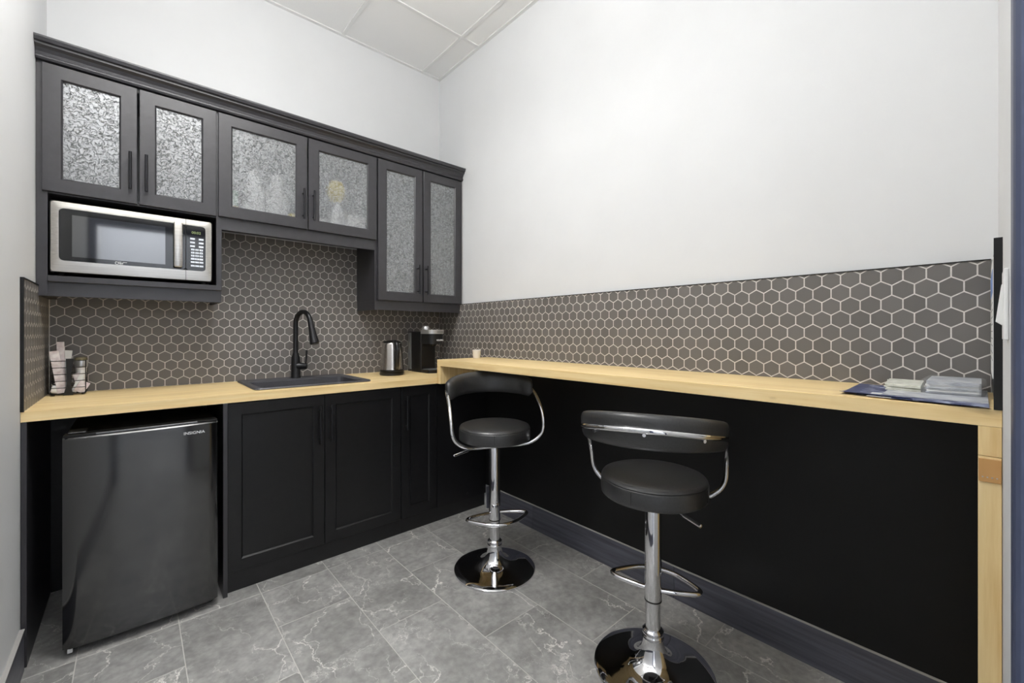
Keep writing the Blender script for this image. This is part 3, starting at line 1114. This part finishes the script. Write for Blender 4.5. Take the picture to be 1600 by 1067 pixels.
part('hinge_cover', box(NB(), -2.005, -1.955, -0.64, -0.56, 0.8167, 0.823, .002, 1), M['plastic'], fr, 30)
part('kick_plate', box(NB(), -2.006, -1.559, -0.592, -0.575, 0.004, 0.0295), M['fridgeside'], fr, False)
for xx in (-1.995, -1.57):
    for yy in (-0.583, -0.15):
        part('foot', lathe(NB(), [(0.014, 0), (0.014, 0.03)], 14, (xx, yy, 0)), M['rubber'], fr)
part('foot_cap', box(NB(), -2.006, -1.992, -0.64, -0.628, 0.012, 0.032, .001, 1), M['paper'], fr, False, label='small white foot cap')

# ------------------------------------------------------------------ kettle
KX, KY = -0.535, -0.255
kt = thing('electric_kettle', 'polished steel electric kettle on a black base beside the coffee maker', 'kettle', (KX, KY, ZCT))
part('power_base', lathe(NB(), [(0.074, 0), (0.079, 0.003), (0.079, 0.016), (0.075, 0.019)], 40, (KX, KY, ZCT)), M['plastic'], kt, 40)
part('body', lathe(NB(), [(0.074, .0195), (0.0775, .022), (0.0775, .036), (0.0765, .040), (0.075, .06), (0.068, .15), (0.0625, .205), (0.0605, .212), (0.058, .214)], 48, (KX, KY, ZCT)), M['mirrorsteel'], kt, 40)
part('bottom_band', lathe(NB(), [(0.0779, .022), (0.0783, .024), (0.0783, .036), (0.0777, .038)], 48, (KX, KY, ZCT), False, False), M['plastic'], kt, 40)
part('lid', lathe(NB(), [(0.0595, .2142), (0.0595, .219), (0.05, .224), (0.035, .226), (0.02, .2285), (0.012, .232)], 36, (KX, KY, ZCT)), M['plastic'], kt, 40)
hx_, hy_ = -0.14, -0.99
hp = [(.056, .212), (.075, .218), (.098, .205), (.106, .17), (.105, .12), (.098, .075), (.088, .052), (.072, .05)]
pts = catmull([(KX + hx_ * a, KY + hy_ * a, ZCT + b) for a, b in hp], 4)
part('handle', tube(NB(), pts, .0155, 14), M['plastic'], kt)
bm = NB()
prism_xz(bm, [(-.012, .12), (.012, .12), (.012, .17), (-.012, .17)], -.002, .002)
bm.free()
sv = [(KX - hx_ * .058 + .015 * s, KY - hy_ * .058, ZCT + z) for s, z in ((-1, .17), (1, .17), (1.2, .21), (-1.2, .21))]
tip = [(KX - hx_ * .083 + .006 * s, KY - hy_ * .083, ZCT + z) for s, z in ((-1, .20), (1, .20), (1, .212), (-1, .212))]
part('spout', loops(NB(), [sv, tip]), M['mirrorsteel'], kt, False)

# ------------------------------------------------------------------ coffee maker
CX0, CX1 = -0.312, -0.190
cf = thing('coffee_maker', 'black single-serve coffee maker with a silver lid beside the bar end', 'coffee maker', (-0.25, -0.2, ZCT))


def stad(x0, x1, yb, yf, n=10):
    r = (x1 - x0) / 2
    cx = (x0 + x1) / 2
    return [(x1, yb), (x0, yb)] + [(cx - r * math.cos(PI * k / n), yf + r * 0.55 - r * 0.55 * math.sin(PI * k / n)) for k in range(n + 1)]


bm = NB()
loops(bm, [[(x, y, z) for x, y in rrect(CX0, CX1, -0.245, -0.105, .01)] for z in (ZCT, 1.195)])
part('tower', bm, M['plastic'], cf, 30)
bm = NB()
loops(bm, [[(x, y, z) for x, y in stad(CX0 + .003, CX1 - .003, -0.2455, -0.372)] for z in (1.112, 1.182)])
hd_ = part('brew_head', bm, M['plastic'], cf, 40)
lettering('maker_name', 'KEURIG', .016, (-0.262, -0.3735, 1.1335), FRONT, M['print_white'], hd_, width=.054, ext=.0006)
bm = NB()
s1_ = stad(CX0 - .001, CX1 + .001, -0.2455, -0.377)
loops(bm, [[(x, y, z) for x, y in s1_] for z in (1.1825, 1.211)])
ld = part('lid', bm, M['silver'], cf, 40, label='silver lid band')
part('lid_mark', box(NB(), -0.262, -0.212, -0.3785, -0.3768, 1.194, 1.1965), M['edge'], ld, False)
part('lift_knob', lathe(NB(), [(0.026, 0), (0.026, .012), (.022, .022), (.012, .028)], 20, (-0.296, -0.285, 1.211)), M['silver'], ld, 60)
bm = NB()
loops(bm, [[(x, y, z) for x, y in stad(CX0 + .004, CX1 - .004, -0.2455, -0.355)] for z in (ZCT, .932)])
part('drip_tray', bm, M['plastic'], cf, 40)
bm = NB()
loops(bm, [[(x, y, z) for x, y in stad(CX0 + .012, CX1 - .012, -0.252, -0.345)] for z in (.9322, .936)])
part('drip_grate', bm, M['plastic_grey'], cf, 40)
part('outlet', lathe(NB(), [(0.018, 1.095), (0.022, 1.112)], 18, (-0.25, -0.31, 0)), M['plastic'], cf, 40)
bm = NB()
loops(bm, [[(x, y, z) for x, y in rrect(CX0 + .003, CX1 - .003, -0.104, -0.045, .012)] for z in (.925, 1.19)])
wt = part('water_tank', bm, M['tank'], cf, 40, label='smoky clear water tank')
bm = NB()
loops(bm, [[(x, y, z) for x, y in rrect(CX0 + .004, CX1 - .004, -0.103, -0.046, .012)] for z in (ZCT, .9245)])
part('tank_foot', bm, M['plastic'], cf, 40)
part('tank_lid', box(NB(), CX0 + .002, CX1 - .002, -0.104, -0.044, 1.1905, 1.2, .003, 2), M['plastic'], cf, 30)

# ------------------------------------------------------------------ cup on the bar
bm = NB()
lathe(bm, [(0.021, ZBAR), (0.023, ZBAR + .002), (0.0275, ZBAR + .052), (0.029, ZBAR + .054), (0.027, ZBAR + .055), (0.0255, ZBAR + .052), (0.0205, ZBAR + .004)], 28, (-0.145, -0.672, 0))
solo('paper_cup', bm, M['frost'], 'small white cup alone on the corner end of the bar', 'cup', (-0.145, -0.672, ZBAR), smooth=40)

# ------------------------------------------------------------------ condiment caddy in the left corner
cd = thing('condiment_caddy', 'black wire caddy in the left corner of the worktop holding white packets', 'caddy', (-2.04, -0.10, ZCT))
x0, x1, y0, y1 = -2.098, -1.988, -0.150, -0.05
for px, py in ((x0 + .008, y0 + .008), (x1 - .008, y0 + .008), (x0 + .008, y1 - .008), (x1 - .008, y1 - .008)):
    part('foot', lathe(NB(), [(.005, 0), (.006, .004), (.005, .009)], 10, (px, py, ZCT)), M['wire'], cd)
bm = NB()
for zz in (.918, .945, .975, 1.005, 1.035, 1.065):
    tube(bm, [(x, y, zz) for x, y in rrect(x0, x1, y0, y1, .012, 3)], .0016, 6, closed=True)
part('wire_rings', bm, M['wire'], cd)
bm = NB()
for px, py in ((x0, y0 + .012), (x1, y0 + .012), (x0, y1 - .012), (x1, y1 - .012), (x0 + .05, y1)):
    tube(bm, [(px, py, .917), (px, py, 1.066)], .0018, 6)
for k in range(5):
    yy = y0 + .015 + k * .018
    tube(bm, [(x0, yy, .918), (x1, yy, .918)], .0014, 6)
part('uprights', bm, M['wire'], cd)
bm = NB()
cxm = (x0 + x1) / 2 + .001
pl = [(-.016, .912), (.016, .912), (.013, .925), (.009, .945), (.006, .965), (.008, 1.0), (.013, 1.04), (.017, 1.075), (-.008, 1.075), (-.006, 1.0), (-.005, .965), (-.008, .945), (-.013, .925)]
prism_xz(bm, [(cxm + a, b) for a, b in pl], y0 - .004, y0 - .001)
part('center_strap', bm, M['wire'], cd, False)
part('divider', box(NB(), cxm - .001, cxm + .001, y0 + .002, y1 - .002, .92, 1.06), M['wire'], cd, False)


def packet(name, c, sx, sy, sz, tilt, yaw, material, label, group=None, k=0.0):
    """a slim flat packet, pinched at its ends, standing with a lean"""
    bm = NB()
    n = 6
    rings = []
    for i in range(n + 1):
        t = i / n
        th = sy * (0.25 + 0.75 * math.sin(PI * t) ** 0.6)
        wv = k * math.sin(PI * t)
        rings.append([(-sx / 2, -th / 2 + wv, t * sz), (0, -th / 2 - sy * .15 + wv, t * sz), (sx / 2, -th / 2 + wv, t * sz), (sx / 2, th / 2 + wv, t * sz), (0, th / 2 + sy * .15 + wv, t * sz), (-sx / 2, th / 2 + wv, t * sz)])
    loops(bm, rings)
    bmesh.ops.transform(bm, matrix=Matrix.Rotation(yaw, 4, 'Z') @ Matrix.Rotation(tilt, 4, 'Y'), verts=bm.verts)
    o = bpy.data.objects.new(name, finish(bm, name, material, 60))
    COL.objects.link(o)
    o.location = c
    return tag(o, label, 'packet', group)


# tall packets in the left compartment, low ones at its foot, more on the right
G = 'paper packets in the wire caddy'
packet('sugar_packet', (-2.062, -0.137, .922), .030, .006, .19, -0.14, 0.1, M['pink'], 'tall pale packet leaning left at the front of the wire caddy', G, .004)
packet('sugar_packet', (-2.063, -0.118, .922), .024, .006, .228, -0.03, -0.15, M['pink'], 'tallest pink-tinted packet sticking up from the wire caddy', G, -.004)
packet('sugar_packet', (-2.068, -0.100, .922), .032, .006, .19, 0.10, 0.05, M['paper'], 'tall white packet leaning right at the back of the wire caddy', G)
packet('sugar_packet', (-2.090, -0.132, .922), .024, .014, .034, 0.25, 0.3, M['paper'], 'short white packet lying in the left foot of the wire caddy', G)
packet('sugar_packet', (-2.012, -0.137, .922), .036, .010, .05, 0.5, 0.2, M['pink'], 'short pink-tinted packet lying at the right front of the wire caddy', G)
packet('sugar_packet', (-2.028, -0.125, .922), .018, .006, .10, 0.35, 0.1, M['paper'], 'narrow white packet slanting right inside the wire caddy', G)
packet('sugar_packet', (-2.004, -0.112, .922), .020, .006, .085, -0.22, 0.0, M['pink'], 'narrow pinkish packet slanting left inside the wire caddy', G)
bm = NB()
lathe(bm, [(.014, .922), (.019, 1.028), (.0205, 1.031), (.0205, 1.034)], 20, (-2.006, -0.085, 0))
jar = solo('creamer_cup', bm, M['frost'], 'small white cup with a khaki lid on the right side of the wire caddy', 'cup', (-2.006, -0.085, .922), smooth=40)
part('rim_band', lathe(NB(), [(.0195, 1.0345), (.0225, 1.036), (.0235, 1.060), (.022, 1.064)], 24, (-2.006, -0.085, 0)), M['silver'], jar, 40)
part('lid', lathe(NB(), [(.022, 1.0645), (.0225, 1.068), (.019, 1.077), (.01, 1.079)], 24, (-2.006, -0.085, 0)), M['brown'], jar, 40)

# ------------------------------------------------------------------ things behind the textured glass
zs = 1.7865
for lab, xx in (('white tapered container left behind the glass over the sink', -1.335), ('white tapered container right behind the glass over the sink', -1.222)):
    bm = NB()
    lathe(bm, [(.051, 0), (.053, .004), (.052, .13), (.050, .165), (.032, .215), (.024, .27), (.02, .285), (.012, .288)], 28, (xx, -0.232, zs))
    solo('tapered_container', bm, M['frost'], lab, 'container', (xx, -0.232, zs), group='white containers in the cabinet over the sink', smooth=40)
solo('card_box', box(NB(), -1.462, -1.405, -0.24, -0.12, zs, zs + .075, .002, 1), M['orange'], 'orange box at the left end behind the glass over the sink', 'box', (-1.433, -0.18, zs), smooth=False)
solo('card_box', box(NB(), -1.460, -1.407, -0.235, -0.13, zs + .0755, zs + .16, .002, 1), M['green'], 'pale green box stacked on the orange box behind the glass', 'box', (-1.433, -0.18, zs + .0755), smooth=False)
solo('card_box', box(NB(), -1.160, -1.098, -0.25, -0.13, zs, zs + .085, .002, 1), M['yellow'], 'low yellow box behind the glass beside the white containers', 'box', (-1.129, -0.19, zs), smooth=False)
bm = NB()
lathe(bm, [(.046, 0), (.048, .004), (.044, .10), (.022, .175), (.016, .20)], 28, (-0.885, -0.235, zs))
bt = solo('topped_bottle', bm, M['frost'], 'white tapered bottle with a big yellow top behind the glass over the sink', 'bottle', (-0.885, -0.235, zs), smooth=40)
part('top', lathe(NB(), [(.014, .2), (.035, .212), (.05, .25), (.05, .29), (.035, .325), (.01, .335)], 24, (-0.893, -0.235, zs)), M['yellow'], bt, 60, label='round yellow top')
solo('foam_tub', box(NB(), -0.825, -0.715, -0.25, -0.13, zs, zs + .14, .006, 2), M['frost'], 'white square tub in the right corner behind the glass over the sink', 'tub', (-0.77, -0.19, zs), smooth=30)
solo('foam_tub', box(NB(), -1.02, -0.945, -0.24, -0.14, zs, zs + .09, .006, 2), M['frost'], 'small white tub at the left of the yellow-topped bottle behind the glass', 'tub', (-0.98, -0.19, zs), smooth=30)


# ------------------------------------------------------------------ bar stools
def make_stool(label, loc, yaw, hs, lever_end):
    st = thing('bar_stool', label, 'bar stool', (loc[0], loc[1], 0), math.radians(yaw), 'chrome bar stools at the bar')
    lp = lambda n, bm, mt, pr=st, sm=40, lb=None: part(n, bm, mt, pr, sm, lb, local=True)
    prof = [(.2035, 0), (.2045, .003), (.2035, .008), (.198, .012), (.17, .0165), (.13, .023), (.095, .032), (.068, .045), (.050, .062), (.040, .082), (.035, .102), (.033, .115)]
    b = lp('base', lathe(NB(), prof, 72), M['chrome'])
    lp('collar', lathe(NB(), [(.034, .1152), (.037, .118), (.037, .126), (.034, .129), (.0335, .134), (.036, .137), (.036, .143), (.030, .149)], 36), M['chrome'], b)
    lp('lower_tube', lathe(NB(), [(.0258, .149), (.0258, .245)], 32), M['chrome'])
    s = lp('sleeve', lathe(NB(), [(.0285, .252), (.0285, hs - .115), (.0275, hs - .112)], 36), M['chrome'])
    lp('sleeve_ring', lathe(NB(), [(.0262, .2455), (.0295, .247), (.0295, .2515), (.028, .2518)], 32), M['rubber'], s)
    lp('set_screw', tube(NB(), [(.0283, 0, .345), (.0315, 0, .345)], .005, 10), M['chrome'], s)
    ringp = [(.004, .027, .283), (.012, .08, .283), (.026, .128, .283), (.042, .149, .283), (.062, .148, .283), (.10, .108, .283), (.134, .058, .283), (.147, 0, .283)]
    ringp = ringp + [(x, -y, z) for x, y, z in ringp[::-1][1:]]
    lp('footrest', tube(NB(), catmull(ringp, 5), .0085, 12), M['chrome'])
    # seat: round cushion with a seam, mounting plate beneath
    zb = hs - .073
    r = .180
    sp_ = [(r - .006, zb), (r - .001, zb + .004), (r, zb + .012), (r, hs - .020), (r - .0015, hs - .0165), (r - .004, hs - .015), (r - .002, hs - .0125), (r - .006, hs - .006), (r - .02, hs - .0005), (r - .06, hs + .004), (.06, hs + .006), (.01, hs + .0065)]
    seat = lp('seat', lathe(NB(), sp_, 64), M['leather'], sm=50)
    for k in range(4):
        bm = NB()
        a = PI / 4 + k * PI / 2 + .5
        tube(bm, [((r + .0002) * math.cos(a), (r + .0002) * math.sin(a), zb + .012), ((r + .0002) * math.cos(a), (r + .0002) * math.sin(a), hs - .02)], .0012, 6)
        lp('seam', bm, M['rubber'], seat)
    lp('mount_plate', box(NB(), -.075, .075, -.075, .075, zb - .012, zb - .001, .002, 1), M['plastic'], sm=30)
    lp('mount_cup', lathe(NB(), [(.031, hs - .112), (.036, zb - .03), (.042, zb - .0125)], 28), M['plastic'])
    # one bent tube: under the seat, up both sides as arms, round behind the backrest
    half = [(.055, 0, hs - .0985), (.056, .06, hs - .0985), (.062, .12, hs - .0965), (.073, .172, hs - .085), (.080, .212, hs - .058), (.083, .231, hs - .022),
            (.072, .235, hs + .03), (.045, .235, hs + .075), (-.005, .233, hs + .12), (-.06, .231, hs + .15), (-.115, .222, hs + .168)]
    ang = []
    for k in range(1, 6):
        a = math.radians(117 + (180 - 117) * k / 5)
        ang.append((.252 * math.cos(a) - .0, .250 * math.sin(a), hs + .168 + .032 * math.sin(PI / 2 * k / 5)))
    lft = half + ang
    full = lft + [(x, -y, z) for x, y, z in lft[::-1][1:]]
    full = catmull(full[:-1], 4, closed=True)
    arm = lp('arm_tube', tube(NB(), full, .0092, 12, closed=True), M['chrome'])
    # backrest: puffy curved pad in front of the tube
    bm = NB()
    n = 28
    rings = []
    A = 105
    for i in range(n + 1):
        t = i / n
        a = math.radians(A + (360 - 2 * A) * t)
        u = abs(2 * t - 1)
        endk = (1 - max(0, (u - .93) / .07) ** 2) ** .5 if u > .93 else 1
        endk = max(endk, .30)
        rad_ = .2215
        rad_ = .2215 + .013 * u * u
        zc = hs + .164 + .026 * (1 - u * u)
        hh, tt = .058 * (0.80 + .20 * (1 - u ** 2)) * (.5 + .5 * endk), .0225 * endk
        ring = []
        for j in range(16):
            b_ = 2 * PI * j / 16
            cb, sb_ = math.cos(b_), math.sin(b_)
            rr_ = math.copysign(abs(cb) ** .8, cb) * tt
            zz = math.copysign(abs(sb_) ** .65, sb_) * hh
            rq = rad_ + rr_ + 0.10 * zz
            ring.append((rq * math.cos(a), rq * math.sin(a) * .985, zc + zz))
        rings.append(ring)
    loops(bm, rings)
    bk = lp('backrest', bm, M['leather'], sm=60)
    for ad in (140, 180, 220):
        a = math.radians(ad)
        zk = hs + .168 + .032 * math.sin(PI / 2 * (1 - abs(ad - 180) / 63)) - .012
        lp('bolt', tube(NB(), [(.238 * math.cos(a), .238 * math.sin(a), zk), (.2575 * math.cos(a), .2575 * math.sin(a), zk)], .0055, 10), M['chrome'], bk)
    # height lever
    lv = lever_end
    l0 = Vector((lv[0] * .12, lv[1] * .2, zb - .02))
    l1 = Vector((lv[0], lv[1], hs + lv[2]))
    lvr = lp('height_lever', tube(NB(), [l0, l0.lerp(l1, .5), l1], .0035, 8), M['chrome'])
    lp('lever_grip', tube(NB(), [l0.lerp(l1, .58), l0.lerp(l1, .99)], .0062, 10), M['chrome'], lvr)
    return st


make_stool('black padded bar stool nearest the corner, its seat facing out into the room', (-.4566, -1.2305), -113.9, .730, (.115, -.232, -.11))
make_stool('black padded bar stool with its back to the room, nearest the end of the bar', (-.4462, -2.0935), 23.7, .697, (-.12, -.155, -.112))


# ------------------------------------------------------------------ papers at the end of the bar
def sheet(name, corners, z, th, material, label, group=None, wave=0.0, cat='flyer', curl=0.0):
    """slightly wavy sheet of paper over four corners given in order"""
    bm = NB()
    n = 8
    (ax, ay), (bx, by), (cx, cy), (dx_, dy_) = corners
    grid = []
    for side in (1, 0):
        g = []
        for i in range(n + 1):
            s = i / n
            row = []
            for j in range(n + 1):
                t = j / n
                x = (ax * (1 - s) + bx * s) * (1 - t) + (dx_ * (1 - s) + cx * s) * t
                y = (ay * (1 - s) + by * s) * (1 - t) + (dy_ * (1 - s) + cy * s) * t
                zz = z + wave * (1 + math.sin(5 * s + 3 * t + ax * 20)) / 2 + curl * max(0, .35 - s) ** 2 * 8
                row.append(bm.verts.new((x, y, zz + th * side)))
            g.append(row)
        grid.append(g)
    T_, B_ = grid
    for i in range(n):
        for j in range(n):
            bm.faces.new((T_[i][j], T_[i + 1][j], T_[i + 1][j + 1], T_[i][j + 1]))
            bm.faces.new((B_[i][j], B_[i][j + 1], B_[i + 1][j + 1], B_[i + 1][j]))
    for i in range(n):
        bm.faces.new((T_[i][0], B_[i][0], B_[i + 1][0], T_[i + 1][0]))
        bm.faces.new((T_[i][n], T_[i + 1][n], B_[i + 1][n], B_[i][n]))
        bm.faces.new((T_[0][i], T_[0][i + 1], B_[0][i + 1], B_[0][i]))
        bm.faces.new((T_[n][i], B_[n][i], B_[n][i + 1], T_[n][i + 1]))
    return solo(name, bm, material, label, cat, (sum(c[0] for c in corners) / 4, sum(c[1] for c in corners) / 4, z), group, smooth=30)


G = 'flyers spread on the end of the bar'
zb = ZBAR + .0004
sheet('flyer', [(-.365, -2.606), (-.03, -2.60), (-.05, -2.76), (-.395, -2.75)], zb, .0010, M['navy_plain'], 'folded navy flyer with a curled corner, lowest on the bar', G, .0003, curl=.007)
sheet('flyer', [(-.355, -2.640), (-.06, -2.632), (-.075, -2.85), (-.40, -2.835)], zb + .0014, .0010, M['navy'], 'navy flyer with white print in front of the cream booklets', G, .0003)
sheet('flyer', [(-.385, -2.665), (-.29, -2.665), (-.285, -2.722), (-.395, -2.72)], zb + .0029, .0005, M['paper'], 'white strip of paper tucked on the navy flyers at the bar edge', G, .0002)
sheet('flyer', [(-.395, -2.715), (-.05, -2.70), (-.05, -2.876), (-.420, -2.878)], zb + .0038, .0010, M['navy'], 'wide blue printed flyer hanging just over the bar edge', G, .0003)
sheet('flyer', [(-.345, -2.69), (-.04, -2.69), (-.04, -2.877), (-.36, -2.877)], zb + .0053, .0010, M['greypaper'], 'grey printed sheet under the plastic-wrapped magazines', G, .0003)
G = 'cream booklets beside the wrapped magazines'
zc = zb + .0068
nm = ['lowest', 'second lowest', 'third', 'second highest', 'topmost']
for k in range(5):
    j = random.uniform(-.006, .006)
    sheet('booklet', [(-.225 + j + k * .004, -2.682 + j), (-.03, -2.672 - j), (-.03, -2.75), (-.228 + j, -2.757)], zc + k * .0034, .0027, M['cream'], nm[k] + ' cream folded booklet of the small pile beside the wrapped magazines', G, .0005, cat='booklet')
mgz = thing('magazine_bundle', 'bundle of grey magazines in clear plastic wrap at the far end of the bar', 'magazines', (-.13, -2.81, zc))
for k in range(7):
    j = random.uniform(-.004, .004)
    bm = NB()
    loops(bm, [[(x + j, y, z) for x, y in rrect(-.228, -.03, -2.866, -2.764 + j, .008, 3)] for z in (zc + .0008 + k * .0046, zc + .0008 + k * .0046 + .0041)])
    part('magazine', bm, M['paper' if k % 3 == 1 else 'greypaper'], mgz, False)
bm = NB()
rg = []
for i, (d_, z) in enumerate(((0, zc), (-.004, zc + .010), (-.003, zc + .030), (.002, zc + .0335), (.02, zc + .0352))):
    rg.append([(x + .0015 * math.sin(9 * q), y + .0012 * math.cos(7 * q), z + .001 * math.sin(5 * q + i)) for q, (x, y) in enumerate(rrect(-.233 + d_, -.024 - d_, -2.871 + d_, -2.757 - d_, .012, 4))])
loops(bm, rg, False, True)
part('plastic_wrap', bm, M['wrap'], mgz, 50, label='shiny clear plastic wrap')

# notice on the return splash and switch plate on the wall by the door
nt_ = thing('wall_notice', 'white paper notice with a blue heading on the side splash at the bar end', 'notice', (-.2, -2.8865, 1.1))
part('sheet', box(NB(), -.33, -.03, -2.8865, -2.8835, 1.085, 1.368), M['paper'], nt_, False)
part('heading', box(NB(), -.33, -.03, -2.8834, -2.8828, 1.285, 1.34), M['bluehead'], nt_, False, label='blue heading band')
for k in range(9):
    part('text_line', box(NB(), -.31, -.05 - .02 * (k % 3), -2.8834, -2.8831, 1.262 - k * .017, 1.265 - k * .017), M['plastic_grey'], nt_, False)
sw = thing('light_switch', 'white light switch plate on the wall beside the blue door frame', 'switch', (-.70, YF, 1.24))
part('plate', box(NB(), -.74, -.66, YF + .0002, YF + .006, 1.18, 1.30, .002, 2), M['white'], sw, False)
part('rocker', prism_yz(NB(), [(YF + .006, 1.205), (YF + .014, 1.212), (YF + .0075, 1.275), (YF + .006, 1.275)], -.716, -.684), M['white'], sw, False)
